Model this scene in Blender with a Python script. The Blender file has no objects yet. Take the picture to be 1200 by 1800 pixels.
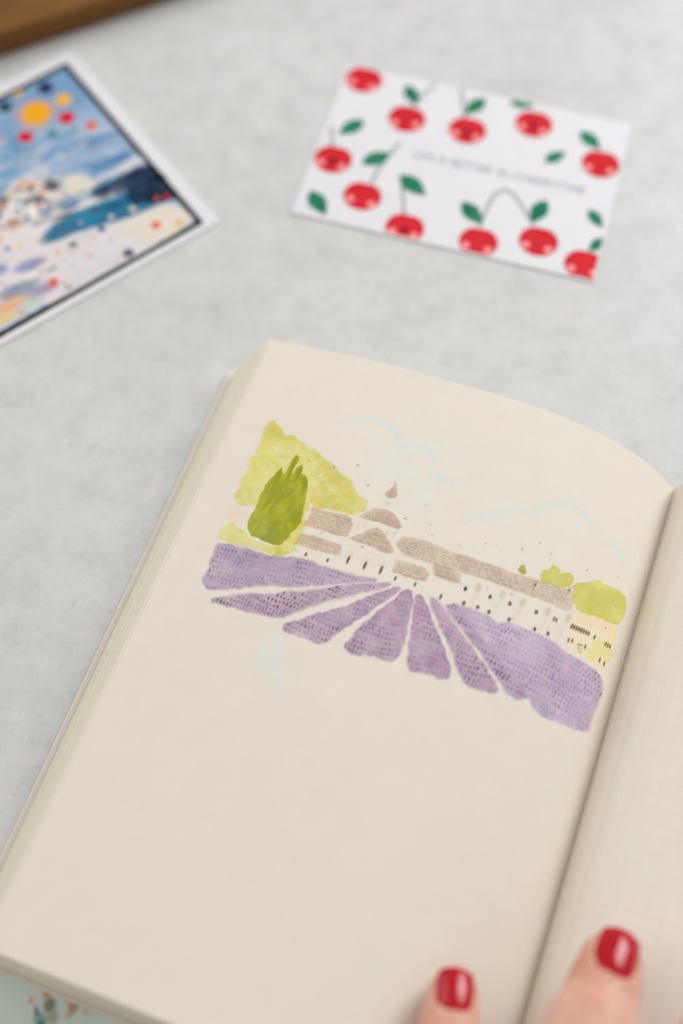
import bpy, bmesh, math, json, random
import numpy as np
from mathutils import Vector, Matrix, noise as mnoise

MM = 0.001
SC = bpy.context.scene
COL = SC.collection
random.seed(4)
RNG = np.random.default_rng(11)

# ------------------------------------------------------------------ camera
cam_d = bpy.data.cameras.new('camera')
cam = bpy.data.objects.new('camera', cam_d)
COL.objects.link(cam)
cam.location = (0, 0, 0.32217)
cam.rotation_euler = (math.radians(90 - 64.228), 0, 0)
cam_d.sensor_fit = 'VERTICAL'
cam_d.sensor_height = 36.0
cam_d.sensor_width = 24.0
cam_d.lens = 43.0
cam_d.clip_start = 0.01
cam_d.clip_end = 20
cam_d.dof.use_dof = True
cam_d.dof.focus_distance = 0.333
cam_d.dof.aperture_fstop = 3.4
SC.camera = cam

# ------------------------------------------------------------------ light
world = bpy.data.worlds.new('World')
SC.world = world
world.use_nodes = True
bg = world.node_tree.nodes['Background']
bg.inputs['Color'].default_value = (1.0, 0.965, 0.915, 1)
bg.inputs['Strength'].default_value = 0.44

def area(name, loc, target, sx, sy, power, color):
    d = bpy.data.lights.new(name, 'AREA')
    d.shape = 'RECTANGLE'; d.size = sx; d.size_y = sy; d.energy = power; d.color = color
    o = bpy.data.objects.new(name, d); COL.objects.link(o)
    o.location = loc
    o.rotation_euler = (Vector(target) - Vector(loc)).to_track_quat('-Z', 'Y').to_euler()
    return o
# one tall window beyond the far right end of the table
area('window_light', (0.90, 0.94, 0.72), (0.05, 0.17, 0.0), 0.75, 0.7, 16.0, (0.96, 0.98, 1.0))
# wide dim fill lamp added at the left to lift right page and fore-edge
area('side_fill_light', (-1.25, 0.75, 0.75), (0.05, 0.15, 0.0), 1.8, 1.3, 10.5, (1.0, 0.985, 0.96))

SC.view_settings.view_transform = 'Standard'
SC.view_settings.look = 'None'
SC.view_settings.exposure = -0.02
SC.view_settings.gamma = 1.0
SC.view_settings.use_curve_mapping = False
SC.cycles.use_denoising = True
SC.cycles.max_bounces = 5

# ------------------------------------------------------------------ helpers
D = json.loads(r'''{"hill":[[10.91,26.62],[13.4,27.67],[16.21,30.28],[19.86,30.65],[23.53,32.62],[28.06,33.95],[32.12,35.65],[35.22,37.89],[38.26,38.52],[41.5,41.26],[43.4,43.44],[46.37,44.01],[47.22,47.11],[45.31,48.66],[43.65,50.13],[38.01,49.81],[33.62,49.96],[31.2,49.47],[31.73,53.01],[32.6,58.84],[33.08,62.9],[31.96,65.64],[30.8,66.89],[28.23,67.39],[26.69,64.26],[25.26,58.62],[21.39,56.04],[17.4,54.66],[15.86,55.08],[13.78,55.64],[11.37,54.73],[9.77,52.32],[10.87,50.76],[10.17,48.4],[10.3,44.52],[9.9,40.75],[11.3,38.43],[10.3,36.73],[11.17,34.53],[10.01,29.52]],"lowgreen":[[10.45,62.75],[12.56,60.94],[14.81,62.17],[18.56,62.97],[20.0,64.38],[23.94,65.07],[27.54,64.3],[28.97,67.16],[24.71,66.94],[19.24,67.32],[13.47,67.12],[10.83,66.32]],"pinkpatch":[[9.72,57.67],[13.38,56.06],[16.83,56.06],[17.93,60.08],[14.34,61.07],[11.03,60.74]],"cypress":[[22.33,36.19],[23.45,36.85],[23.15,40.47],[22.91,42.77],[23.43,42.94],[24.07,39.89],[24.83,38.91],[25.69,40.4],[25.63,41.69],[27.61,42.39],[28.84,44.56],[29.76,48.66],[30.34,51.59],[31.08,55.66],[30.44,58.29],[29.63,59.75],[29.38,61.94],[28.43,63.74],[26.75,64.42],[24.72,64.24],[21.66,63.61],[19.66,63.57],[17.89,61.63],[17.19,59.67],[17.3,57.17],[17.66,54.59],[17.31,50.93],[17.65,48.95],[17.44,47.74],[18.19,45.32],[18.93,42.89],[19.77,41.38],[20.62,43.2],[21.29,43.02],[21.62,40.24],[21.74,37.64]],"lav":[[[11.14,68.37],[13.7,67.66],[17.72,67.75],[22.21,67.67],[25.64,67.86],[28.33,67.65],[31.88,66.85],[34.92,66.19],[38.14,66.04],[42.13,66.5],[44.82,66.47],[49.61,66.31],[56.15,65.19],[56.25,66.2],[51.35,68.14],[44.47,71.25],[39.83,73.2],[34.11,75.24],[31.49,75.49],[26.76,77.37],[20.7,80.11],[16.81,81.48],[14.14,81.83],[12.35,80.59],[11.92,78.05],[12.5,76.11],[11.59,73.37],[11.8,71.21]],[[16.34,84.29],[20.41,82.05],[26.1,79.78],[32.04,78.21],[34.58,76.42],[38.57,75.52],[42.09,73.49],[46.47,70.86],[51.98,68.39],[56.56,66.32],[59.83,65.04],[60.57,65.64],[58.58,67.5],[54.61,69.77],[51.21,72.11],[46.2,75.83],[42.8,78.13],[39.69,81.16],[36.01,84.07],[32.85,84.25],[28.21,84.87],[22.81,85.09],[17.82,85.13]],[[37.76,85.75],[39.45,83.95],[41.52,83.09],[43.77,80.64],[47.16,78.35],[51.39,75.47],[55.26,71.55],[58.85,68.27],[61.6,65.55],[63.1,65.3],[63.31,66.66],[61.27,69.12],[58.6,73.49],[56.24,77.16],[53.42,80.96],[51.0,84.32],[50.02,86.6],[48.02,87.57],[45.22,87.15],[42.03,87.12],[39.49,87.42],[38.15,86.74]],[[65.16,65.13],[66.68,65.73],[67.41,68.61],[68.09,72.89],[68.77,77.11],[69.32,82.43],[68.11,85.6],[65.66,85.94],[62.02,85.9],[59.27,86.9],[56.79,87.24],[54.78,86.03],[55.91,83.42],[56.4,80.47],[58.57,76.33],[60.76,72.15],[62.85,69.12],[64.16,66.06]],[[67.98,65.49],[69.87,66.05],[71.79,68.41],[74.31,71.73],[76.62,74.47],[79.33,77.6],[81.35,80.35],[82.95,83.21],[82.88,84.97],[80.36,85.67],[76.52,85.68],[73.42,86.25],[72.08,85.58],[70.89,81.32],[69.93,76.92],[68.96,72.46],[67.91,68.59]],[[71.22,65.87],[72.63,65.05],[74.09,66.05],[76.65,67.84],[79.03,69.96],[82.55,72.18],[86.87,75.16],[90.66,78.23],[94.42,81.25],[95.8,82.95],[94.82,84.25],[91.08,84.72],[87.84,84.95],[86.04,83.69],[84.06,81.02],[81.64,77.88],[79.12,75.31],[76.58,72.69],[74.27,69.93],[72.36,67.59]],[[75.86,66.31],[77.35,64.84],[78.86,65.18],[82.83,67.87],[87.83,71.18],[92.79,74.36],[98.2,77.22],[103.92,80.88],[101.1,82.83],[98.82,82.74],[96.7,81.39],[93.12,78.91],[89.34,75.86],[85.04,72.96],[80.87,70.45],[77.15,67.65]],[[78.52,65.0],[80.61,64.5],[84.63,64.71],[87.38,64.46],[90.13,65.98],[92.46,64.35],[96.46,64.36],[100.98,64.02],[104.51,64.03],[108.4,64.91],[112.01,64.65],[115.83,64.75],[119.76,64.57],[121.6,66.29],[122.13,69.52],[121.99,73.22],[121.28,77.28],[121.53,80.04],[120.03,81.63],[116.49,82.68],[112.97,83.26],[108.43,84.01],[105.87,83.34],[104.08,81.37],[98.36,77.73],[92.95,74.88],[88.0,71.71],[83.0,68.4]]],"roof":[[[32.76,51.02],[35.69,50.86],[38.89,50.86],[42.31,50.26],[43.94,50.73],[44.63,52.25],[44.61,55.25],[44.45,56.05],[41.88,56.4],[38.72,56.44],[35.54,56.45],[32.75,56.33],[32.64,54.85],[33.08,52.44]],[[32.97,59.26],[36.08,59.03],[39.73,59.09],[44.11,59.37],[44.73,61.62],[42.25,62.2],[38.23,62.29],[35.07,62.32],[32.3,62.2]],[[45.63,49.41],[47.32,47.84],[48.93,46.03],[51.35,45.21],[53.75,45.64],[56.14,47.32],[57.32,48.4],[57.04,49.25],[54.13,49.27],[50.46,49.04],[47.4,49.32]],[[45.82,56.09],[47.98,54.62],[49.49,52.61],[51.5,51.33],[53.24,51.82],[55.22,53.61],[57.18,55.38],[58.0,56.46],[56.42,57.01],[53.22,56.76],[49.49,56.33],[46.94,56.7]],[[51.49,35.96],[52.42,37.96],[53.34,39.69],[53.18,40.77],[51.76,41.26],[49.82,40.9],[50.63,39.34],[51.65,37.71],[51.29,36.03]],[[59.28,51.23],[62.66,50.73],[67.99,50.78],[72.48,51.3],[77.84,51.09],[82.03,51.22],[86.1,50.94],[90.12,50.91],[93.43,50.65],[95.94,50.37],[99.03,49.76],[102.33,49.15],[104.73,48.73],[106.03,48.52],[106.63,49.93],[107.3,53.19],[105.55,54.19],[102.07,54.32],[98.85,54.54],[94.75,54.92],[90.65,55.2],[86.51,55.3],[82.31,55.13],[78.3,55.48],[72.22,55.81],[67.96,55.93],[64.45,55.96],[60.93,55.99],[58.13,53.96]],[[59.65,58.64],[63.4,58.01],[67.82,58.11],[68.91,59.41],[68.64,61.18],[66.43,61.73],[62.95,61.79],[59.84,61.71]],[[69.8,56.2],[73.21,55.93],[76.5,56.64],[77.39,58.7],[75.12,59.07],[72.51,59.07],[70.28,58.92],[69.51,57.27]]],"win":[[36.08,64.55,0.61,0.27],[42.23,64.4,0.61,0.27],[47.4,62.43,1.21,0.33],[52.17,62.49,1.21,0.33],[56.64,62.37,1.21,0.33],[61.01,63.4,0.68,0.27],[66.5,63.23,0.61,0.27],[73.92,64.25,0.83,0.27],[79.29,59.88,0.68,0.27],[79.32,59.84,0.61,0.39],[80.19,63.89,0.61,0.39],[83.93,63.63,0.61,0.39],[86.12,59.63,0.61,0.39],[87.09,63.71,0.61,0.39],[91.55,59.32,0.61,0.39],[92.68,63.58,0.61,0.39],[98.76,58.58,0.61,0.39],[99.71,63.17,0.61,0.39],[103.35,62.66,0.61,0.39],[103.69,58.18,0.7,0.23],[104.39,58.08,0.7,0.23],[109.08,61.48,0.7,0.23],[110.08,61.13,0.7,0.23],[113.93,60.6,0.7,0.23],[118.81,61.4,0.7,0.23],[120.31,61.44,0.7,0.23],[115.61,56.66,0.7,0.23],[119.12,56.3,0.7,0.23],[119.84,56.23,0.7,0.23],[120.54,56.03,0.7,0.23],[108.8,57.45,0.79,0.26],[109.5,57.36,0.77,0.26],[110.21,57.27,0.75,0.26],[110.91,57.17,0.73,0.26],[111.62,57.06,0.72,0.26],[112.33,56.95,0.7,0.26],[113.04,56.84,0.68,0.26],[113.76,56.71,0.66,0.26],[111.86,61.1,0.3,0.15],[112.36,60.98,0.3,0.15],[112.86,60.85,0.3,0.15],[112.13,61.99,0.3,0.15],[112.64,61.86,0.3,0.15],[113.14,61.74,0.3,0.15],[112.41,62.87,0.3,0.15],[112.91,62.75,0.3,0.15],[113.42,62.62,0.3,0.15]],"spike":[[[22.47,35.83],[22.67,45.05]],[[24.92,38.7],[24.95,45.05]],[[19.76,41.07],[19.51,47.18]],[[22.83,41.83],[22.32,47.04]],[[27.5,42.11],[28.32,47.85]]],"eave":[[[85.28,55.16],[88.51,54.89],[91.4,54.85],[96.17,54.12],[100.94,53.15]],[[32.43,55.27],[35.78,55.88],[40.02,56.27],[44.37,55.83]],[[45.87,56.22],[49.53,56.42],[54.08,56.66],[57.92,56.48]],[[34.18,62.35],[37.8,62.33],[42.27,62.24]],[[59.89,61.21],[62.9,61.66],[68.4,61.12]],[[45.8,49.26],[50.46,49.04],[57.19,49.05]],[[77.64,55.65],[82.42,55.22],[86.9,55.06]]],"drum":[[46.4,52.16,1.4],[48.08,51.2,1.2],[54.52,51.63,1.0],[56.69,51.21,1.2],[51.59,43.35,1.0],[52.05,42.99,0.8]],"chim":[[82.38,58.29],[88.88,57.67],[94.6,57.42],[101.6,56.96],[107.22,55.93]],"streak":[[[82.57,59.54],[82.14,63.26]],[[89.06,59.01],[88.23,63.78]],[[94.67,58.72],[93.76,63.09]],[[101.58,58.3],[101.06,63.17]],[[107.25,57.02],[106.18,62.46]]],"bell":[[[96.77,49.47],[96.22,50.86],[96.09,53.17]],[[105.89,46.58],[105.24,48.08],[105.02,50.23]]],"bellw":[[96.29,51.5],[105.26,48.43]],"yellow":[[108.3,54.41],[110.85,52.47],[114.56,51.07],[119.01,49.85],[121.14,50.07],[121.66,52.39],[121.17,56.36],[121.3,59.83],[121.03,63.57],[118.54,63.56],[114.83,63.77],[111.96,63.31],[109.35,63.51],[108.92,60.69],[108.74,57.27]],"yellowtop":[[108.3,54.41],[110.85,52.47],[114.56,51.07],[119.01,49.85],[121.14,50.07],[121.33,52.19],[117.31,53.75],[112.99,54.97],[108.89,56.3]],"tree":[[[90.9,49.22],[91.45,47.61],[92.31,47.67],[92.97,49.42],[91.58,50.05]],[[97.03,48.67],[97.1,46.82],[98.46,46.39],[99.13,47.2],[98.78,44.64],[100.27,43.89],[101.19,44.8],[101.42,46.96],[102.43,45.29],[103.81,44.09],[105.3,44.63],[105.71,45.99],[103.81,48.41],[101.89,49.21],[99.73,49.17],[97.76,49.68]],[[106.21,46.16],[108.44,44.62],[110.03,43.89],[110.96,42.41],[112.45,41.24],[113.98,41.64],[116.21,41.07],[119.41,40.14],[121.21,40.82],[121.53,43.34],[121.84,45.86],[121.19,48.66],[119.07,50.03],[116.65,50.15],[114.05,50.94],[111.17,52.05],[108.84,52.53],[107.13,50.61],[106.61,48.2]],[[115.77,57.9],[118.08,56.13],[120.64,56.31],[121.85,58.08],[121.42,60.18],[118.92,60.22],[117.05,61.92],[116.73,63.88],[115.06,62.31]]],"cloud":[[[30.15,22.49],[34.85,19.99],[39.17,18.67],[43.24,18.95],[46.24,20.73],[48.58,24.06],[49.21,25.2]],[[49.21,25.2],[51.8,23.16],[54.82,22.85],[57.45,23.73],[59.3,25.76],[59.61,28.32]],[[60.12,31.67],[63.69,30.83],[66.6,31.54],[68.27,33.13]],[[72.83,41.36],[74.36,39.11],[76.6,37.85],[78.98,38.22],[80.11,38.21]],[[80.11,38.21],[81.64,34.62],[84.04,32.52],[86.88,31.81],[89.53,32.92]],[[89.53,32.92],[91.44,29.04],[94.36,25.77],[97.94,24.64],[102.06,25.08],[104.91,26.49],[106.62,28.05]],[[109.12,30.79],[112.06,29.34],[114.77,29.67],[116.88,30.74],[117.91,32.55]]],"sky":[[[47.37,17.15],[57.43,11.9],[68.41,14.41],[72.17,23.84],[66.73,28.42],[59.91,26.44],[52.16,21.95]],[[35.18,27.42],[43.55,22.06],[52.28,29.1],[60.38,32.45],[67.15,34.39],[64.94,43.76],[57.13,43.14],[45.48,38.45]],[[35.09,91.11],[38.94,88.72],[41.34,93.44],[44.63,97.76],[43.84,102.34],[40.32,101.4],[34.65,97.87]]],"speck":[[33.91,36.82],[39.92,34.33],[44.8,39.38],[61.68,40.15],[57.71,45.93],[64.77,45.27],[66.13,47.98],[73.95,48.52],[80.51,45.45],[83.08,51.2],[90.08,43.21],[94.01,39.33],[84.89,46.0],[97.77,41.06],[106.27,37.78],[108.34,40.55],[49.69,57.56],[15.64,41.19],[26.17,36.93],[30.22,40.36],[33.71,36.89],[36.61,43.12],[38.84,47.58],[39.83,34.41],[44.77,39.56],[57.68,45.82],[49.7,57.74],[37.69,57.71],[32.97,64.01],[22.72,66.2],[117.58,43.85],[113.99,47.45],[113.63,54.35],[117.83,52.32],[108.34,40.59],[117.12,36.94],[91.14,56.67],[84.69,57.43]],"card":[2.24558011033988,331.77949078470624,-0.27967849279921125,101.74520314670892,68.8853847546369],"cherry":[[7.48,5.52],[26.58,18.87],[47.87,18.2],[69.19,9.14],[94.62,20.33],[7.17,43.17],[20.94,55.76],[37.87,64.75],[62.43,63.68],[81.25,58.01],[97.33,63.22]],"leaf":[[[22.41,3.83],[28.47,11.92]],[[50.45,2.3],[45.38,11.54]],[[58.96,1.37],[67.76,0.94]],[[85.14,7.78],[93.43,14.1]],[[12.53,23.64],[5.81,32.32]],[[16.91,42.51],[25.44,35.07]],[[30.65,43.51],[41.2,49.93]],[[3.5,58.28],[11.49,66.94]],[[53.4,48.91],[62.01,56.48]],[[80.19,40.53],[77.32,51.41]],[[94.56,40.5],[100.18,46.85]],[[101.96,50.74],[97.69,57.64]],[[76.23,24.76],[82.22,18.19]]],"stem":[[[26.9,12.37],[28.96,7.27],[32.97,-1.5]],[[41.07,-0.77],[43.41,6.13],[45.55,12.23]],[[5.35,37.67],[2.49,29.76]],[[22.35,49.11],[23.43,41.06],[27.07,29.99]],[[36.12,58.92],[33.54,50.76],[31.05,43.81]],[[61.4,57.05],[62.17,46.66],[63.48,42.16],[65.44,39.93],[68.25,40.51],[72.31,44.43],[78.1,51.59]]],"text":[[32.91,33.35],[91.81,33.47]],"post":[-39.912940500073375,261.9280013989079,0.6319669632774708,95.86936221501645],"pframe":[[5.86,2.62],[5.03,89.12],[31.83,90.74],[79.62,5.54]],"ppoly":{"blue1":[[37.45,80.71],[35.36,74.72],[37.47,64.18],[46.77,55.96],[52.53,53.84]],"blue2":[[39.0,69.67],[32.21,62.51],[31.9,59.01],[37.58,59.93],[40.53,64.25]],"blue3":[[22.58,45.72],[11.45,44.59],[6.37,42.5],[11.34,39.64],[23.07,42.33]],"white1":[[27.58,38.73],[17.51,39.86],[5.9,39.44],[6.36,34.92],[17.16,35.34],[26.75,34.97]],"dark":[[27.77,35.2],[17.38,34.97],[6.59,34.55],[6.27,26.31],[6.41,17.46],[12.36,19.22],[19.85,24.7],[16.27,30.45],[20.04,33.21],[24.38,33.76]],"teal":[[52.42,27.62],[42.8,31.2],[33.87,30.82],[24.22,28.94],[16.85,28.25],[10.24,21.31],[6.95,17.86],[19.4,19.19],[29.02,21.11],[39.2,24.49],[48.54,25.28]],"bottom":[[56.66,46.47],[49.51,39.18],[42.6,34.12],[32.15,33.7],[22.45,31.82],[16.81,30.85],[18.15,28.68],[34.3,30.11],[43.22,30.49],[51.17,27.2],[39.62,23.79],[29.24,20.76],[19.62,18.84],[8.17,17.18],[5.33,2.23],[79.99,4.88]],"warm":[[31.37,19.78],[20.28,17.79],[8.09,16.09],[6.24,4.43],[21.14,4.22],[27.82,13.13]],"house1":[[51.45,53.06],[45.15,54.77],[38.78,51.17],[33.81,46.47],[34.26,40.47],[38.56,38.4],[45.17,40.13],[51.1,40.35],[57.48,45.02]],"house2":[[32.94,47.95],[25.46,43.54],[25.42,37.15],[31.28,35.15],[35.13,39.01]]},"pdot":[[25.65,76.56,4.76,"sun"],[16.81,84.92,2.66,"navy"],[14.58,76.4,2.45,"yel"],[17.95,68.67,2.66,"red"],[33.74,69.33,2.45,"red"],[12.88,60.49,1.75,"org"],[25.72,64.9,1.96,"grn"],[32.42,85.47,2.52,"drk"],[25.86,88.66,1.82,"yel"],[16.72,52.81,1.96,"gry"],[26.48,55.59,1.4,"grn"],[31.4,6.75,1.82,"gry2"],[17.98,10.99,1.68,"org"],[8.55,19.03,0.98,"red"],[11.69,20.28,0.84,"org"],[20.55,21.07,0.98,"yel2"],[44.38,20.23,1.4,"gry2"],[33.39,20.24,1.26,"teal"],[31.64,28.16,1.26,"olv"],[58.48,30.05,1.12,"yel2"],[49.95,20.33,1.12,"org2"],[62.22,31.3,1.12,"pur"],[11.45,7.23,1.4,"org2"],[57.02,10.81,1.82,"org"],[80.46,1.52,0.7,"org"],[10.38,73.32,1.26,"gry"],[18.74,62.0,1.26,"gry"],[31.33,61.32,1.12,"gry"],[35.79,57.0,1.54,"wht"],[41.15,73.44,1.82,"org"],[43.73,50.56,2.66,"org2"],[37.27,45.83,2.52,"gry2"],[49.57,35.14,1.12,"pur"],[28.32,53.15,1.12,"yel2"]],"pell":[[59.66,21.51,5.4,2.2,"pur"],[68.32,25.69,3,2,"pur"],[66.96,15.18,7,2.5,"gry"],[62.2,10.74,6,2.2,"pur"],[72.07,11.29,8,2.0,"org2"],[66.07,7.84,4,2.5,"grn2"],[76.75,8.11,6,2,"yel2"],[39.84,36.23,7,1.2,"gry"]],"mint":[[-72.26,24.01,0.84,"org"],[-75.86,22.58,0.84,"pnk"],[-71.42,21.51,1.53,"olv"],[-73.34,17.98,1.53,"tea"],[-74.29,19.74,0.69,"drk"],[-65.61,20.8,1.3,"brn"],[-64.37,21.8,0.76,"brn"],[-62.32,20.27,0.99,"bei"],[-70.16,18.5,1.38,"grl"],[-67.13,22.65,0.53,"brn"],[-66.4,19.03,0.84,"bei"],[-60.04,20.45,0.84,"tea2"],[-74.6,20.8,0.46,"drk"],[-72.62,16.57,1.15,"tea"]],"book":[-20.840704968298006,205.77134209392165,-0.3563246257947402,126.03788589831754,184.01937202935977],"zs":[14.883,20.558,22.819,22.262,17.124,8.903,2.234],"cam":[1.121015589630484,322.1661875409861],"fing":{"a":[[26.16,26.92,27.5],[25.23,23.07,27.5],[23.8,15.73,27.5]],"b":[[63.89,34.35,30.0],[61.88,29.71,30.0],[55.23,15.6,30.0]],"c":[[77.71,18.64,28.0],[76.84,15.71,28.0],[75.41,12.22,28.0]]}}''')

def lin(c):
    c = np.asarray(c, float) / 255.0
    return np.where(c <= 0.04045, c / 12.92, ((c + 0.055) / 1.055) ** 2.4)

def new_obj(name, mesh, parent=None, mat=None):
    o = bpy.data.objects.new(name, mesh)
    COL.objects.link(o)
    if parent is not None:
        o.parent = parent
    if mat is not None:
        mesh.materials.append(mat)
    return o

def empty(name, loc):
    o = bpy.data.objects.new(name, None)
    COL.objects.link(o)
    o.location = loc
    o.empty_display_size = 0.01
    return o

def tag(o, label=None, cat=None, group=None, kind=None):
    if label: o['label'] = label
    if cat: o['category'] = cat
    if group: o['group'] = group
    if kind: o['kind'] = kind
    return o

def mesh_from(name, v, f, smooth=True):
    me = bpy.data.meshes.new(name)
    me.from_pydata([tuple(p) for p in v], [], f)
    me.update()
    if smooth:
        me.polygons.foreach_set('use_smooth', [True] * len(me.polygons))
    return me

def fast_mesh(name, verts, quads, color=None, smooth=True):
    me = bpy.data.meshes.new(name)
    nv, nf = len(verts), len(quads)
    me.vertices.add(nv); me.loops.add(nf * 4); me.polygons.add(nf)
    me.vertices.foreach_set('co', np.ascontiguousarray(verts, dtype=np.float32).ravel())
    me.loops.foreach_set('vertex_index', np.ascontiguousarray(quads, dtype=np.int32).ravel())
    me.polygons.foreach_set('loop_start', np.arange(0, nf * 4, 4, dtype=np.int32))
    me.polygons.foreach_set('use_smooth', np.full(nf, smooth))
    me.update(calc_edges=True)
    if color is not None:
        at = me.color_attributes.new('tint', 'FLOAT_COLOR', 'POINT')
        c4 = np.ones((nv, 4), np.float32); c4[:, :3] = color
        at.data.foreach_set('color', c4.ravel())
    return me

class Nodes:
    def __init__(self, name):
        self.m = bpy.data.materials.new(name)
        self.m.use_nodes = True
        self.t = self.m.node_tree
        self.b = self.t.nodes['Principled BSDF']
    def n(self, kind, **kw):
        x = self.t.nodes.new(kind)
        for k, v in kw.items():
            if k in x.inputs: x.inputs[k].default_value = v
            else: setattr(x, k, v)
        return x
    def l(self, a, b): self.t.links.new(a, b)
    def coords(self): return self.n('ShaderNodeTexCoord').outputs['Object']
    def noise(self, scale, detail=3.0, rough=0.55, vec=None):
        x = self.n('ShaderNodeTexNoise')
        x.inputs['Scale'].default_value = scale
        x.inputs['Detail'].default_value = detail
        x.inputs['Roughness'].default_value = rough
        self.l(vec if vec is not None else self.coords(), x.inputs['Vector'])
        return x.outputs['Fac']
    def ramp(self, fac, stops):
        r = self.n('ShaderNodeValToRGB')
        e = r.color_ramp.elements
        while len(e) < len(stops): e.new(0.5)
        for k, (p, c) in enumerate(stops):
            e[k].position = p; e[k].color = (*c, 1)
        self.l(fac, r.inputs['Fac'])
        return r.outputs['Color']
    def mul(self, a, b):
        x = self.n('ShaderNodeMix', data_type='RGBA', blend_type='MULTIPLY')
        x.inputs['Factor'].default_value = 1.0
        self.l(a, x.inputs['A'])
        self.l(b, x.inputs['B'])
        return x.outputs['Result']
    def bump(self, h, strength, dist):
        x = self.n('ShaderNodeBump')
        x.inputs['Strength'].default_value = strength
        x.inputs['Distance'].default_value = dist
        self.l(h, x.inputs['Height'])
        self.l(x.outputs['Normal'], self.b.inputs['Normal'])
    def base(self, c): self.l(c, self.b.inputs['Base Color'])
    def set(self, **kw):
        for k, v in kw.items(): self.b.inputs[k.replace('_', ' ')].default_value = v

PAPER = (0.835, 0.772, 0.676)

def paper_material(name, color, tinted=False, ruled=False, grain=0.10, rough=0.75, tex=(0.97, 1.0), spec=0.3):
    N = Nodes(name)
    co = N.coords()
    f = N.noise(160, 4, 0.6, co)
    c = N.ramp(f, [(0.3, tuple(x * tex[0] for x in color)), (0.7, tuple(x * tex[1] for x in color))])
    if tinted:
        a = N.n('ShaderNodeVertexColor', layer_name='tint')
        c = N.mul(c, a.outputs['Color'])
    if ruled:
        a = N.n('ShaderNodeUVMap', uv_map='ruling')
        sep = N.n('ShaderNodeSeparateXYZ'); N.l(a.outputs['UV'], sep.inputs[0])
        outs = []
        for ax in ('X', 'Y'):
            m = N.n('ShaderNodeMath', operation='FRACT'); N.l(sep.outputs[ax], m.inputs[0])
            s = N.n('ShaderNodeMath', operation='SUBTRACT'); N.l(m.outputs[0], s.inputs[0]); s.inputs[1].default_value = 0.5
            b = N.n('ShaderNodeMath', operation='ABSOLUTE'); N.l(s.outputs[0], b.inputs[0])
            g = N.n('ShaderNodeMath', operation='LESS_THAN'); N.l(b.outputs[0], g.inputs[0]); g.inputs[1].default_value = 0.028
            outs.append(g.outputs[0])
        mx = N.n('ShaderNodeMath', operation='MAXIMUM'); N.l(outs[0], mx.inputs[0]); N.l(outs[1], mx.inputs[1])
        br = N.noise(420, 2, 0.6, co)
        mm = N.n('ShaderNodeMath', operation='MULTIPLY'); N.l(mx.outputs[0], mm.inputs[0]); N.l(br, mm.inputs[1])
        line = N.ramp(mm.outputs[0], [(0.0, (1, 1, 1)), (1.0, (0.95, 0.875, 0.85))])
        c = N.mul(c, line)
    N.base(c)
    N.set(Roughness=rough)
    N.b.inputs['Specular IOR Level'].default_value = spec
    if grain:
        N.bump(N.noise(1500, 3, 0.6, co), grain, 0.0002)
    return N.m

M_PAGE = paper_material('cream_paper', PAPER)
M_PAINT = paper_material('watercolour_on_cream_paper', PAPER, tinted=True)
M_RULED = paper_material('cream_grid_paper', PAPER, ruled=True)
M_EDGE = paper_material('paper_edges', (0.88, 0.84, 0.71), grain=0.2)
M_COVER = paper_material('cover_board', (0.80, 0.755, 0.67), rough=0.6)
CARD_WHITE = (0.80, 0.79, 0.82)
M_CARD = paper_material('white_card', CARD_WHITE, grain=0.03, rough=0.5)
M_PRINT = paper_material('printed_white_card', CARD_WHITE, tinted=True, grain=0.03, rough=0.6, spec=0.08)

# table : pale honed stone, fine cloudy mottling
N = Nodes('pale_grey_stone')
co = N.coords()
a = N.ramp(N.noise(20, 4, 0.62, co), [(0.30, (0.63, 0.63, 0.625)), (0.52, (0.665, 0.665, 0.66)), (0.75, (0.695, 0.695, 0.69))])
b = N.ramp(N.noise(95, 4, 0.7, co), [(0.30, (0.88, 0.885, 0.885)), (0.5, (0.985, 0.985, 0.985)), (0.72, (1.05, 1.05, 1.05))])
w = N.ramp(N.noise(420, 4, 0.7, co), [(0.28, (0.86, 0.87, 0.87)), (0.46, (1, 1, 1))])
N.base(N.mul(N.mul(a, b), w))
N.set(Roughness=0.36)
N.b.inputs['Specular IOR Level'].default_value = 0.45
N.bump(N.noise(300, 3, 0.6, co), 0.04, 0.0005)
M_TABLE = N.m

N = Nodes('brown_kraft_board')
co = N.coords()
a = N.ramp(N.noise(45, 5, 0.6, co), [(0.3, (0.185, 0.086, 0.026)), (0.7, (0.235, 0.112, 0.036))])
b = N.ramp(N.noise(900, 3, 0.6, co), [(0.3, (0.85, 0.85, 0.85)), (0.7, (1, 1, 1))])
N.base(N.mul(a, b)); N.set(Roughness=0.8); N.b.inputs['Specular IOR Level'].default_value = 0.1; N.bump(N.noise(1200, 3, 0.6, co), 0.15, 0.0003)
M_KRAFT = N.m

N = Nodes('skin')
co = N.coords()
a = N.ramp(N.noise(55, 4, 0.6, co), [(0.3, (0.60, 0.27, 0.195)), (0.5, (0.69, 0.375, 0.28)), (0.70, (0.77, 0.49, 0.39))])
b = N.ramp(N.noise(420, 3, 0.6, co), [(0.3, (0.93, 0.90, 0.89)), (0.7, (1, 1, 1))])
N.base(N.mul(a, b))
N.set(Roughness=0.48)
N.b.inputs['Subsurface Weight'].default_value = 0.4
N.b.inputs['Subsurface Radius'].default_value = (1.0, 0.35, 0.2)
N.b.inputs['Subsurface Scale'].default_value = 0.0035
v = N.n('ShaderNodeTexVoronoi'); v.inputs['Scale'].default_value = 1100; N.l(co, v.inputs['Vector'])
N.bump(v.outputs['Distance'], 0.12, 0.0004)
M_SKIN = N.m

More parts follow.
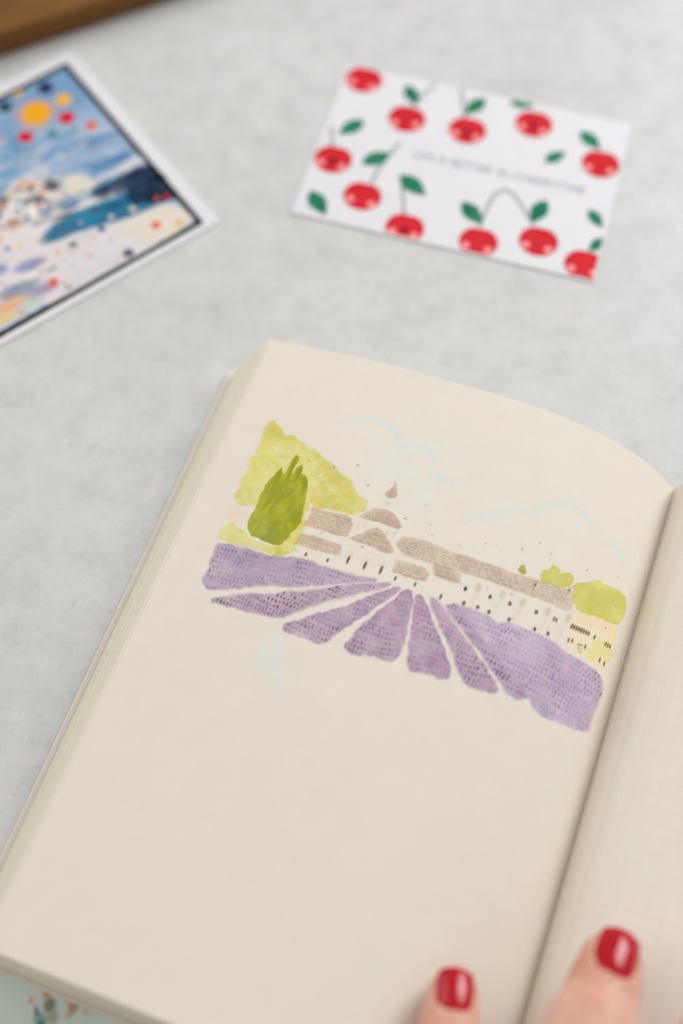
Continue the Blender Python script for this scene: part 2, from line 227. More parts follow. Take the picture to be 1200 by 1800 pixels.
N = Nodes('red_nail_varnish')
co = N.coords()
N.base(N.ramp(N.noise(300, 2, 0.5, co), [(0.3, (0.42, 0.001, 0.010)), (0.7, (0.48, 0.002, 0.014))]))
N.set(Roughness=0.10)
N.b.inputs['Specular IOR Level'].default_value = 0.45
M_NAIL = N.m

N = Nodes('printed_ink')
N.base(N.ramp(N.noise(500, 2, 0.5), [(0.3, (0.20, 0.23, 0.33)), (0.7, (0.26, 0.29, 0.39))]))
N.set(Roughness=0.5)
M_INK = N.m

# ------------------------------------------------------------------ raster painting kit (millimetre grid -> coloured mesh films)
def value_noise(X, Y, scale, seed, octaves=3):
    out = np.zeros(X.shape); amp = 1.0; tot = 0.0
    for o in range(octaves):
        r = np.random.default_rng(seed * 17 + o)
        g = r.random((96, 96))
        x = X / scale * (2 ** o) + 31.7; y = Y / scale * (2 ** o) + 17.3
        i = np.floor(x).astype(int); j = np.floor(y).astype(int)
        fx = x - i; fy = y - j
        fx = fx * fx * (3 - 2 * fx); fy = fy * fy * (3 - 2 * fy)
        i %= 96; j %= 96; i1 = (i + 1) % 96; j1 = (j + 1) % 96
        out += amp * (g[j, i] * (1 - fx) * (1 - fy) + g[j, i1] * fx * (1 - fy) + g[j1, i] * (1 - fx) * fy + g[j1, i1] * fx * fy)
        tot += amp; amp *= 0.5
    return out / tot

def sstep(a, b, x):
    t = np.clip((x - a) / (b - a), 0, 1)
    return t * t * (3 - 2 * t)

def chaikin(P):
    P = np.asarray(P, float); Q = np.roll(P, -1, 0)
    return np.stack([0.75 * P + 0.25 * Q, 0.25 * P + 0.75 * Q], 1).reshape(-1, 2)

def seg_dist(P, X, Y, closed):
    n = len(P); best = np.full(X.shape, 1e9); inside = np.zeros(X.shape, bool); par = np.zeros(X.shape)
    m = n if closed else n - 1
    for k in range(m):
        ax, ay = P[k]; bx, by = P[(k + 1) % n]
        dx, dy = bx - ax, by - ay
        t = np.clip(((X - ax) * dx + (Y - ay) * dy) / (dx * dx + dy * dy + 1e-12), 0, 1)
        d = (X - ax - t * dx) ** 2 + (Y - ay - t * dy) ** 2
        if not closed:
            par = np.where(d < best, (k + t) / m, par)
        best = np.minimum(best, d)
        if closed:
            c = ((ay > Y) != (by > Y)) & (X < (bx - ax) * (Y - ay) / (by - ay + 1e-12) + ax)
            inside ^= c
    best = np.sqrt(best)
    return np.where(inside, -best, best) if closed else (best, par)

class Canvas:
    def __init__(self, x0, x1, y0, y1, h, paper):
        self.h = h; self.x0 = x0; self.y0 = y0
        self.nx = int((x1 - x0) / h) + 1; self.ny = int((y1 - y0) / h) + 1
        self.X, self.Y = np.meshgrid(x0 + np.arange(self.nx) * h, y0 + np.arange(self.ny) * h)
        self.T = np.ones((self.ny, self.nx, 3)); self.G = np.full((self.ny, self.nx), -1)
        self.paper = lin(paper); self.names = []; self.seed = 1
    def group(self, name):
        self.names.append(name); return len(self.names) - 1
    def win(self, P, m):
        P = np.asarray(P)
        i0 = max(0, int((P[:, 0].min() - m - self.x0) / self.h)); i1 = min(self.nx, int((P[:, 0].max() + m - self.x0) / self.h) + 2)
        j0 = max(0, int((P[:, 1].min() - m - self.y0) / self.h)); j1 = min(self.ny, int((P[:, 1].max() + m - self.y0) / self.h) + 2)
        return slice(j0, max(j1, j0)), slice(i0, max(i1, i0))
    def tint(self, c): return lin(c) / self.paper
    def lay(self, w, a, col, g, opaque=False):
        a = np.clip(a, 0, 1)[..., None]
        T = self.T[w]
        self.T[w] = T * (1 - a) + a * col if opaque else T * (1 - a + a * col)
        if g is not None:
            G = self.G[w]; G[a[..., 0] > 0.03] = g; self.G[w] = G
    def wash(self, P, c1, c2=None, g=None, soft=0.35, wob=0.5, alpha=1.0, var=0.25, rim=0.0, nscale=6.0, smooth=1, opaque=False, wscale=2.2, grow=0.0):
        self.seed += 1
        P = np.asarray(P, float)
        for _ in range(smooth): P = chaikin(P)
        w = self.win(P, 2.5)
        X, Y = self.X[w], self.Y[w]
        if X.size == 0: return
        d = seg_dist(P, X, Y, True) - grow + wob * (value_noise(X, Y, wscale, self.seed, 3) - 0.5) * 2
        a = alpha * sstep(soft, -soft, d)
        n1 = sstep(0.25, 0.75, value_noise(X, Y, nscale, self.seed + 50, 4))
        n2 = value_noise(X, Y, nscale * 0.35, self.seed + 90, 3)
        a = a * (1 - var * (1 - n2) * 1.2)
        if rim: a = a + rim * np.exp(-((d + 0.22) / 0.2) ** 2) * (0.4 + 0.9 * n1)
        col = self.tint(c1)
        if c2 is not None: col = self.tint(c1) * n1[..., None] + self.tint(c2) * (1 - n1[..., None])
        self.lay(w, a, col, g, opaque)
    def line(self, P, c, width, g=None, alpha=1.0, soft=0.25, taper=False, var=0.3, opaque=False):
        self.seed += 1
        P = np.asarray(P, float)
        w = self.win(P, width + 1.5)
        X, Y = self.X[w], self.Y[w]
        if X.size == 0: return
        d, t = seg_dist(P, X, Y, False)
        wd = width * (np.sin(np.pi * np.clip(t, 0.02, 0.98)) ** 0.6 if taper else 1.0)
        a = alpha * sstep(wd + soft, wd - soft, d) * (1 - var * value_noise(X, Y, 1.5, self.seed, 2))
        self.lay(w, a, self.tint(c), g, opaque)
    def blob(self, x, y, rx, ry, ang, c, g=None, alpha=1.0, soft=0.35, opaque=False, wob=0.0):
        r = max(rx, ry) * 1.5 + 0.3
        w = self.win([(x - r, y - r), (x + r, y + r)], 0)
        X, Y = self.X[w], self.Y[w]
        if X.size == 0: return
        ca, sa = math.cos(ang), math.sin(ang)
        u = ((X - x) * ca + (Y - y) * sa) / rx; v = (-(X - x) * sa + (Y - y) * ca) / ry
        q = np.sqrt(u * u + v * v)
        if wob:
            self.seed += 1
            q = q + wob * (value_noise(X, Y, max(rx, ry), self.seed, 2) - 0.5)
        self.lay(w, alpha * sstep(1 + soft, 1 - soft, q), self.tint(c), g, opaque)
    def films(self, surf, parent, mat, thr=0.004, lift=0.03, kinds=()):
        # every painted shape becomes its own thin mesh that follows the sheet
        on = (np.abs(self.T - 1).max(-1) > thr) & (self.G >= 0)
        face = on[:-1, :-1] | on[1:, :-1] | on[:-1, 1:] | on[1:, 1:]
        G4 = np.maximum(np.maximum(self.G[:-1, :-1], self.G[1:, :-1]), np.maximum(self.G[:-1, 1:], self.G[1:, 1:]))
        idx = np.arange(self.nx * self.ny).reshape(self.ny, self.nx)
        pos = surf(self.X.ravel(), self.Y.ravel(), lift)
        tint = self.T.reshape(-1, 3)
        made = []
        for g, name in enumerate(self.names):
            j, i = np.nonzero(face & (G4 == g))
            if len(j) < 4: continue
            q = np.stack([idx[j + 1, i], idx[j + 1, i + 1], idx[j, i + 1], idx[j, i]], 1)
            u, inv = np.unique(q, return_inverse=True)
            me = fast_mesh(name, pos[u], inv.reshape(-1, 4), tint[u])
            o = new_obj(name, me, parent, mat)
            if name in kinds: o['kind'] = 'stuff'
            made.append(o)
        return made

# ------------------------------------------------------------------ setting : the table
me = mesh_from('table_top', [(-1.2, -0.7, -0.03), (1.2, -0.7, -0.03), (1.2, 1.0, -0.03), (-1.2, 1.0, -0.03), (-1.2, -0.7, 0), (1.2, -0.7, 0), (1.2, 1.0, 0), (-1.2, 1.0, 0)],
               [(3, 2, 1, 0), (4, 5, 6, 7), (0, 1, 5, 4), (1, 2, 6, 5), (2, 3, 7, 6), (3, 0, 4, 7)], smooth=False)
tag(new_obj('table_top', me, None, M_TABLE), 'pale grey mottled stone table top', None, None, 'structure')

# ------------------------------------------------------------------ notebook
BX, BY, BA, BW, BH = D['book']
EX = np.array([math.cos(BA), math.sin(BA), 0.0]); EY = np.array([-math.sin(BA), math.cos(BA), 0.0])
O0 = np.array([BX, BY, 0.0])
US = np.array([0, .25, .5, .7, .85, .95, 1.0]) * BW
ZL = np.array(D['zs'])
USR = np.array([0, 1.6, 4.0, 9.0, 22.0, 48.0, 85.0, BW])
ZR = np.array([2.2, 8.2, 11.8, 15.4, 20.0, 22.6, 21.0, 14.5])

def hermite(xs, zs, x):
    h = np.diff(xs); d = np.diff(zs) / h
    m = np.empty(len(xs)); m[0] = d[0]; m[-1] = d[-1]
    m[1:-1] = (d[:-1] * h[1:] + d[1:] * h[:-1]) / (h[1:] + h[:-1])
    x = np.clip(x, xs[0], xs[-1])
    i = np.clip(np.searchsorted(xs, x) - 1, 0, len(h) - 1); t = (x - xs[i]) / h[i]
    return (2*t**3-3*t**2+1)*zs[i] + (t**3-2*t**2+t)*h[i]*m[i] + (-2*t**3+3*t**2)*zs[i+1] + (t**3-t**2)*h[i]*m[i+1]

def cockle(s, t):      # gentle buckling of the painted leaf
    return 0.20 * np.sin(s / 11.0 + 0.6 + t / 60.0) * np.sin(t / 16.0 + 1.1) * np.exp(-((s - 60) / 45.0) ** 2)

def left_page(s, t, lift=0.0):
    z = hermite(US, ZL, s) + cockle(s, t) + lift
    return (O0 + np.outer(s, EX) - np.outer(t, EY) + np.outer(z, [0, 0, 1])) * MM - np.array(ROOT)

def right_page(s, t, lift=0.0):
    z = hermite(USR, ZR, s) + lift
    return (O0 + np.outer(s + BW, EX) - np.outer(t, EY) + np.outer(z, [0, 0, 1])) * MM - np.array(ROOT)

ROOT = tuple((O0 + EX * BW - EY * BH / 2) * MM)
book = empty('notebook', ROOT)
tag(book, 'open cream notebook with a watercolour of lavender rows on its left page', 'notebook')

def grid_sheet(name, fn, xs, ts, uv=None):
    X, T = np.meshgrid(xs, ts)
    v = fn(X.ravel(), T.ravel())
    nx, nt = len(xs), len(ts)
    idx = np.arange(nx * nt).reshape(nt, nx)
    q = np.stack([idx[1:, :-1], idx[1:, 1:], idx[:-1, 1:], idx[:-1, :-1]], -1).reshape(-1, 4)
    me = fast_mesh(name, v, q)
    if uv:
        l = me.uv_layers.new(name='ruling')
        vi = np.empty(len(me.loops), np.int32); me.loops.foreach_get('vertex_index', vi)
        co = np.stack([X.ravel() / uv + 0.37, T.ravel() / uv + 0.21], 1)[vi]
        l.data.foreach_set('uv', co.astype(np.float32).ravel())
    return me

def add_thickness(o, t):
    m = o.modifiers.new('paper thickness', 'SOLIDIFY'); m.thickness = t; m.offset = -1
    e = o.modifiers.new('crisp edge', 'EDGE_SPLIT'); e.split_angle = math.radians(50)
    return o

xs = np.concatenate([np.linspace(0, BW * 0.8, 100), np.linspace(BW * 0.8, BW, 60)[1:]])
lp = new_obj('page', grid_sheet('left_page', left_page, xs, np.linspace(0, BH, 130)), book, M_PAGE)
tag(add_thickness(lp, 0.00013), 'left page painted with a watercolour of lavender fields')
xs = np.concatenate([np.linspace(0, 10, 40), np.linspace(10, BW, 60)[1:]])
rp = new_obj('page', grid_sheet('right_page', right_page, xs, np.linspace(0, BH, 60), uv=3.7), book, M_RULED)
tag(add_thickness(rp, 0.00013), 'right page of faint grid paper')

# the block of leaves below each page : thin slabs that slide outwards as they go down
def block(name, fn_z, xs_ref, side, n, spread, down, top_in):
    verts, faces = [], []
    r = random.Random(5 if side < 0 else 9)
    zc = 2.5
    nx = 36
    for k in range(n):
        q0 = (k + 0.12) / n; q1 = (k + 0.97) / n
        q = (k + 0.5) / n
        grp = 0.8 * math.sin(k * 0.9) + r.uniform(-0.12, 0.12)
        out = spread * (0.06 + 0.94 * q ** 0.9) + r.uniform(-0.17, 0.17)
        tb = BH + down * q + r.uniform(-0.07, 0.07)
        tt = top_in * q + 0.25 * grp * q + (0.7 if q > 0.45 else 0) * r.uniform(0.2, 1.0) * 0.6
        if side < 0:
            tt += (1.3 if q > 0.5 else 0) + (0.9 if q > 0.78 else 0) - 1.0 * q
            out += (0.35 if q > 0.5 else 0) - 0.3 * q
        if side < 0: s = np.linspace(-out, BW - 1.2 - 0.6 * q, nx)
        else: s = np.linspace(1.0 + 0.8 * q, BW + out, nx)
        ref = (s + out * (1 - np.clip((s + out) / BW, 0, 1))) if side < 0 else (s - out * np.clip(s / BW, 0, 1))
        zt = fn_z(np.clip(ref, 0, BW)) - 0.42
        base = len(verts)
        for qq in (q0, q1):
            z = zc + np.maximum(zt - zc, 0.02) * (1 - qq)
            for t in (tt, tb):
                skew = -2.0 * q * (1 - (t / BH)) if side < 0 else 0
                off = s + (BW if side > 0 else skew * np.clip(1 - s / 40.0, 0, 1))
                P = (O0 + np.outer(off, EX) - EY * t + np.outer(z, [0, 0, 1])) * MM - np.array(ROOT)
                verts.extend(P.tolist())
        A, B, C, E = base, base + nx, base + 2 * nx, base + 3 * nx    # upper far, upper near, lower far, lower near
        for i in range(nx - 1):
            faces.append((B + i, B + i + 1, A + i + 1, A + i))
            faces.append((C + i, C + i + 1, E + i + 1, E + i))
            faces.append((E + i, E + i + 1, B + i + 1, B + i))
            faces.append((A + i, A + i + 1, C + i + 1, C + i))
        for i in (0, nx - 1):
            f = (A + i, C + i, E + i, B + i)
            faces.append(f if i == 0 else f[::-1])
    me = mesh_from(name, verts, faces, smooth=False)
    o = new_obj(name, me, book, M_EDGE)
    tag(o, None, None, None, 'stuff')
    return o
block('page_block', lambda s: hermite(US, ZL, s), US, -1, 50, 7.9, 2.6, 5.6)
block('page_block', lambda s: hermite(USR, ZR, s), USR, 1, 60, 7.0, 2.9, 1.0)

def slab(name, s0, s1, t0, t1, z0, z1, mat, bevel=0.0004):
    bm = bmesh.new()
    P = []
    for z in (z0, z1):
        for s, t in ((s0(t0), t0), (s1, t0), (s1, t1), (s0(t1), t1)):
            P.append(bm.verts.new(((O0 + EX * s - EY * t + np.array([0, 0, z])) * MM - np.array(ROOT)).tolist()))
    for f in ((0, 1, 2, 3), (7, 6, 5, 4), (0, 4, 5, 1), (1, 5, 6, 2), (2, 6, 7, 3), (3, 7, 4, 0)):
        bm.faces.new([P[i] for i in f])
    bmesh.ops.recalc_face_normals(bm, faces=bm.faces)
    bmesh.ops.bevel(bm, geom=list(bm.edges), offset=bevel, segments=2, affect='EDGES', profile=0.6)
    me = bpy.data.meshes.new(name); bm.to_mesh(me); bm.free()
    return new_obj(name, me, book, mat)
slab('cover', lambda t: -12.2 + 1.9 * t / BH, BW - 3, 7.2, BH + 3.9, 0.05, 1.25, M_COVER)
slab('cover', lambda t: BW + 3, BW * 2 + 9.5, 0.5, BH + 3.9, 0.05, 1.25, M_COVER)
slab('spine', lambda t: BW - 2.8, BW + 2.8, 0.7, BH + 3.7, 0.05, 1.2, M_COVER)

# ---- the watercolour on the left page
C = Canvas(2.0, 122.5, 12.0, 112.0, 0.15, (213, 205, 195))
LAV = [(148, 134, 160), (156, 132, 158), (158, 136, 162), (150, 126, 156), (144, 120, 152), (158, 132, 160), (150, 130, 160), (168, 150, 178)]
LAV2 = [(172, 156, 176), (188, 162, 180), (186, 162, 182), (184, 158, 180), (172, 146, 170), (186, 160, 180), (174, 154, 178), (188, 172, 194)]
DAB = [(98, 82, 122), (70, 46, 86), (82, 58, 98), (72, 48, 90), (72, 50, 92), (86, 60, 102), (82, 62, 106), (112, 92, 138)]
for k, P in enumerate(D['sky']):
    C.wash(P, (203, 208, 206), g=C.group('sky_wash'), soft=4.5, wob=2.0, alpha=0.42 if k < 2 else 0.75, var=0.8, nscale=9, wscale=7)
g = C.group('hill_wash')
C.wash(D['hill'], (190, 180, 44), (208, 200, 108), g=g, soft=0.5, wob=1.0, alpha=1.0, var=0.34, rim=0.05, nscale=8, wscale=2.6)
C.wash(D['hill'], (196, 186, 70), g=None, soft=2.5, wob=3.0, alpha=0.5, var=1.0, nscale=6, wscale=6)
C.wash(D['hill'], (218, 214, 166), g=None, soft=1.2, wob=4.5, grow=-2.2, alpha=0.55, var=1.0, nscale=4, wscale=5, opaque=True)
C.wash(D['lowgreen'], (196, 190, 88), (208, 204, 128), g=C.group('shrub_wash'), soft=0.3, wob=0.6, alpha=0.95, var=0.3, rim=0.05, nscale=5)
C.wash(D['pinkpatch'], (214, 196, 180), g=C.group('far_wall_wash'), soft=0.7, wob=0.6, alpha=0.7, var=0.4)
gc = C.group('cypress_wash')
C.wash(D['cypress'], (132, 138, 6), (158, 160, 18), g=gc, soft=0.13, wob=0.30, alpha=1.0, var=0.10, rim=0.12, nscale=4.0, smooth=0, grow=0.15, opaque=True, wscale=1.2)
cyp = np.array(D['cypress'])
for A, B in D['spike']: C.line([A, B], (134, 138, 12), 0.5, gc, 0.9, 0.2, taper=True, var=0.2, opaque=True)
for k in range(26):
    x = RNG.uniform(cyp[:, 0].min() + 2, cyp[:, 0].max() - 3); y = RNG.uniform(cyp[:, 1].min() + 8, cyp[:, 1].max() - 4)
    if seg_dist(cyp, np.array([[x]]), np.array([[y]]), True)[0, 0] < -1.3:
        C.blob(x, y, 0.5, RNG.uniform(1.2, 2.6), 0.25, (172, 172, 60) if k % 2 else (118, 126, 6), None, 0.30, 0.6, wob=0.5, opaque=True)
g = C.group('yellow_house_wash')
C.wash(D['yellow'], (222, 204, 158), (220, 206, 174), g=g, soft=0.6, wob=0.5, alpha=0.9, var=0.4, rim=0.03)
C.wash(D['yellowtop'], (220, 198, 176), g=g, soft=0.6, wob=0.4, alpha=0.6, var=0.3)
for k, P in enumerate(D['roof']):
    g = C.group('roof_wash')
    C.wash(P, (182, 160, 141), (198, 178, 158), g=g, soft=0.3, wob=0.32, alpha=1.0 if k != 5 else 0.9, var=0.2, rim=0.12, nscale=5, wscale=1.5, smooth=0 if k != 4 else 1, grow=0.28 if k != 4 else 0.12)
    Q = np.array(P); x0, x1, y0, y1 = Q[:, 0].min(), Q[:, 0].max(), Q[:, 1].min(), Q[:, 1].max()
    # pencilled roof tiles
    row = 0
    y = y0 + 0.4
    while y < y1:
        x = x0 + 0.3 * (row % 2)
        while x < x1:
            if seg_dist(Q, np.array([[x]]), np.array([[y]]), True)[0, 0] < -0.35 and RNG.random() < 0.72:
                if RNG.random() < 0.5:
                    C.line([(x, y), (x + RNG.uniform(0.3, 0.9), y + RNG.uniform(-0.1, 0.1))], (128, 102, 86), 0.09, None, 0.6, 0.12)
                else:
                    C.line([(x, y), (x + RNG.uniform(-0.1, 0.1), y + RNG.uniform(0.3, 0.7))], (128, 102, 86), 0.09, None, 0.6, 0.12)
            x += RNG.uniform(0.5, 0.85)
        y += 0.72; row += 1
for P in D['eave']: C.line(P, (158, 130, 110), 0.13, None, 0.5, 0.2, taper=True, var=0.6)
gt = C.group('tower_wash')
for x, y, h in D['drum']: C.blob(x, y, 0.42, h, 0.05, (198, 184, 168), gt, 0.5, 0.5)
for P in D['streak']: C.line(P, (196, 180, 162), 0.35, gt, 0.40, 0.5)
for x, y in D['chim']: C.blob(x, y, 0.75, 1.25, 0.2, (188, 162, 138), gt, 0.55, 0.5)
for P in D['bell']:
    C.line(P, (158, 140, 132), 0.4, gt, 0.55, 0.3, taper=True)
for x, y in D['bellw']: C.blob(x, y, 0.24, 0.42, 0.3, (90, 72, 62), gt, 0.8, 0.3)
for k, P in enumerate(D['tree']):
    cols = [((142, 146, 24), (160, 160, 40)), ((184, 180, 58), (198, 194, 90)), ((184, 176, 44), (200, 194, 92)), ((206, 196, 110), (212, 204, 134))][k]
    C.wash(P, cols[0], cols[1], g=C.group('tree_wash'), soft=0.22, wob=0.35, alpha=0.95 if k < 3 else 0.7, var=0.2, rim=0.10, nscale=6, wscale=1.3, grow=0.25)
for k, P in enumerate(D['lav']):
    g = C.group('lavender_row')
    Q = np.array(P)
    C.wash(P, (210, 192, 204), g=g, soft=0.8, wob=0.6, alpha=0.42, var=0.6)
    C.wash(P, LAV[k], LAV2[k], g=g, soft=0.2 if k in (2, 3, 4) else 0.38, wob=0.50, grow=0.08, alpha=0.95, var=0.36, rim=0.30 if k in (2, 3, 4) else 0.07, nscale=7, wscale=1.4, opaque=True)
    C.wash(P, DAB[k], g=None, soft=0.3, wob=0.2, alpha=0.20, var=1.0, nscale=2.2)
    C.wash(P, DAB[k], g=None, soft=0.5, wob=2.2, alpha=0.16 if k < 7 else 0.06, var=1.0, nscale=9, wscale=4)
    C.wash(P, (190, 150, 178), g=None, soft=0.8, wob=2.5, alpha=0.45, var=1.0, nscale=5, wscale=5, opaque=True)
    # rows of little brush dabs
    apex = np.array([66.0, 66.0])
    x0, x1, y0, y1 = Q[:, 0].min(), Q[:, 0].max(), Q[:, 1].min(), Q[:, 1].max()
    pitch = 1.42
    tilt = [-0.03, 0.10, 0.06, -0.06, -0.02, 0.05, 0.08, 0.03][k]
    bow = [0, 0, 0.004, 0.012, 0.02, 0.02, 0.0, 0.0][k]
    for r in range(int((y1 - y0 + 14) / pitch) + 2):
        yb = y0 - 7 + r * pitch + RNG.uniform(-0.12, 0.12)
        x = x0 - 1 + RNG.uniform(0, 1)
        ph = RNG.uniform(0, 6)
        lean = RNG.uniform(-0.05, 0.3)
        while x < x1 + 1:
            y = yb + tilt * (x - x0) - bow * (x - (x0 + x1) / 2) ** 2 + 0.22 * math.sin(x / 4.0 + ph) + RNG.uniform(-0.13, 0.13)
            if seg_dist(Q, np.array([[x]]), np.array([[y]]), True)[0, 0] < -0.35:
                fade = float(value_noise(np.array([[x]]), np.array([[y]]), 5.0, 300 + k, 3)[0, 0])
                fade = min(1.0, max(0.0, (fade - 0.3) / 0.4))
                near = math.hypot(x - apex[0], y - apex[1])
                sc = min(1.0, 0.5 + near / 50.0)
                al = (0.30 + 0.70 * fade) * (0.72 if k in (0, 7) else 1.0) * RNG.uniform(0.75, 1.0)
                if RNG.random() < 0.93:
                    C.blob(x, y, 0.225 * sc * RNG.uniform(0.8, 1.3), 0.47 * sc * RNG.uniform(0.6, 1.35), lean + RNG.uniform(-0.15, 0.15), DAB[k], g, al, 0.28, wob=0.3)
            x += RNG.uniform(0.90, 1.18) * (0.7 + 0.3 * min(1.0, 0.5 + math.hypot(x - apex[0], y - apex[1]) / 50.0))
for P in D['cloud']:
    P = np.array(P)
    for _ in range(2):   # open Chaikin
        P = np.concatenate([P[:1], np.stack([0.75 * P[:-1] + 0.25 * P[1:], 0.25 * P[:-1] + 0.75 * P[1:]], 1).reshape(-1, 2), P[-1:]])
    g = C.group('cloud_line')
    C.line(P, (192, 206, 203), 0.72, g, 0.66, 0.55, taper=True, var=0.3)
    C.line(P + np.array([0.1, 0.9]), (202, 210, 206), 1.0, None, 0.35, 0.9, taper=True)
gw = C.group('window_marks')
for k, (x, y, h, r) in enumerate(D['win']):
    C.blob(x, y, r * 1.15, h * 1.12, 0.03, (96, 68, 40) if k < 42 else (120, 110, 104), gw, 0.95 if k < 42 else 0.6, 0.25, wob=0.2)
for x, y, h, r in D['win'][2:5]:
    C.line([(x - 0.9, y - 1.0), (x - 0.7, y - 1.9), (x, y - 2.3), (x + 0.7, y - 1.9), (x + 0.9, y - 1.0)], (186, 170, 150), 0.18, gw, 0.4, 0.25)
gs = C.group('paint_specks')
for x, y in D['speck']:
    C.blob(x, y, RNG.uniform(0.16, 0.30), RNG.uniform(0.16, 0.30), 0, (126, 100, 124), gs, RNG.uniform(0.3, 0.75), 0.5)
C.films(left_page, lp, M_PAINT, thr=0.006, lift=0.010, kinds=('window_marks', 'paint_specks', 'cloud_line', 'sky_wash', 'tower_wash'))

# ------------------------------------------------------------------ cards
def flat_card(name, w, h, thick, org, ang, mat, z0=0.25, radius=0.5):
    # local frame : x along the card, y up the card, origin at its centre
    root = empty(name, (org[0] * MM, org[1] * MM, z0 * MM))
    root.rotation_euler = (0, 0, ang)
    bm = bmesh.new()
    pts = []
    for cx, cy, a0 in ((w/2-radius, h/2-radius, 0), (-w/2+radius, h/2-radius, 90), (-w/2+radius, -h/2+radius, 180), (w/2-radius, -h/2+radius, 270)):
        for k in range(4):
            a = math.radians(a0 + k * 30)
            pts.append((cx + radius * math.cos(a), cy + radius * math.sin(a)))
    top = [bm.verts.new((x * MM, y * MM, thick * MM)) for x, y in pts]
    bot = [bm.verts.new((x * MM, y * MM, 0)) for x, y in pts]
    bm.faces.new(top); bm.faces.new(bot[::-1])
    for i in range(len(pts)):
        j = (i + 1) % len(pts)
        bm.faces.new((bot[i], bot[j], top[j], top[i]))
    me = bpy.data.meshes.new('card_sheet'); bm.to_mesh(me); bm.free()
    new_obj('card_sheet', me, root, mat)
    return root

# -- cherry card
cx, cy, ca, cw, ch = D['card']
e1 = np.array([math.cos(ca), math.sin(ca)]); e2 = np.array([-math.sin(ca), math.cos(ca)])
ctr = np.array([cx, cy]) + e1 * cw / 2 - e2 * ch / 2
card = flat_card('greeting_card', cw, ch, 0.45, ctr, ca, M_CARD, z0=0.06)
tag(card, 'white card printed with red cherries and green leaves lying beyond the notebook', 'card')
K = Canvas(0.3, cw - 0.3, 0.3, ch - 0.3, 0.33, (214, 212, 220))
def card_surf(x, y, lift): return np.stack([(x - cw / 2) * MM, (ch / 2 - y) * MM, np.full(x.shape, (0.45 + lift) * MM)], 1)
for P in D['stem']:
    P = np.array(P)
    if len(P) > 2:
        for _ in range(2): P = np.concatenate([P[:1], np.stack([0.75 * P[:-1] + 0.25 * P[1:], 0.25 * P[:-1] + 0.75 * P[1:]], 1).reshape(-1, 2), P[-1:]])
    K.line(P, (96, 112, 120), 0.42, K.group('printed_stem'), 0.95, 0.25, var=0.1)
for A, B in D['leaf']:
    A, B = np.array(A), np.array(B); d = B - A; L = np.linalg.norm(d); d /= L; n = np.array([-d[1], d[0]])
    P = [A + d * L * t + n * sgn * L * 0.26 * math.sin(math.pi * t ** 0.85) for sgn, ts in ((1, np.linspace(0, 1, 9)), (-1, np.linspace(1, 0, 9)[1:-1])) for t in ts]
    g = K.group('printed_leaf')
    K.wash(P, (24, 108, 82), (34, 122, 94), g=g, soft=0.22, wob=0, alpha=1, var=0.02, smooth=0, opaque=True)
    K.line([A + d * L * 0.15, B], (18, 84, 64), 0.12, None, 0.5, 0.25, var=0)
for k, (x, y) in enumerate(D['cherry']):
    g = K.group('printed_cherry')
    P = []
    for t in np.linspace(0, 2 * math.pi, 28, endpoint=False):
        r = 6.5 * (1 - 0.10 * math.exp(-((t - math.pi / 2) / 0.35) ** 2))
        P.append((x + r * 1.0 * math.cos(t), y - r * 0.93 * math.sin(t)))
    K.wash(P, (196, 24, 38), (202, 32, 46), g=g, soft=0.22, wob=0, alpha=1, var=0.02, smooth=0, opaque=True)
    tl = (0.5, -0.6, 0, 0.2, -0.2, 0.1, 0.35, 0, 0, 0, 0)[k] * 2.0
    for s in (-1, 1):
        K.blob(x + s * 3.7, y + 2.4 + s * tl * 0.4, 1.25, 1.25, 0, (238, 158, 160), None, 0.95, 0.25, opaque=True)
    if k in (2, 3, 5, 7):
        K.blob(x + 0.1, y + 0.9, 1.15, 1.35, 0, (84, 18, 30), None, 0.9, 0.35, opaque=True)
K.films(card_surf, card, M_PRINT, thr=0.02, lift=0.03)

fc = bpy.data.curves.new('lettering', 'FONT')
fc.body = 'LIFE IS BETTER IN CHERRYTIME'
fc.align_x = 'CENTER'; fc.align_y = 'CENTER'; fc.size = 1.0; fc.space_character = 1.08
fo = bpy.data.objects.new('lettering_curve', fc); COL.objects.link(fo)
dg = bpy.context.evaluated_depsgraph_get(); dg.update()
tm = bpy.data.meshes.new_from_object(fo.evaluated_get(dg))
bpy.data.objects.remove(fo)
co = np.empty(len(tm.vertices) * 3, np.float32); tm.vertices.foreach_get('co', co); co = co.reshape(-1, 3)
(tx0, ty0), (tx1, ty1) = D['text']
sx = (tx1 - tx0) / (co[:, 0].max() - co[:, 0].min()); sy = 3.3 / (co[:, 1].max() - co[:, 1].min())
mx, my = (co[:, 0].max() + co[:, 0].min()) / 2, (co[:, 1].max() + co[:, 1].min()) / 2
q = np.stack([((tx0 + tx1) / 2 - cw / 2 + (co[:, 0] - mx) * sx) * MM, (ch / 2 - (ty0 + ty1) / 2 + (co[:, 1] - my) * sy) * MM, np.full(len(co), (0.45 + 0.03) * MM)], 1)
tm.vertices.foreach_set('co', q.astype(np.float32).ravel()); tm.update(); tm.name = 'lettering'; tm.materials.clear()
tag(new_obj('lettering', tm, card, M_INK), None, None, None, 'stuff')

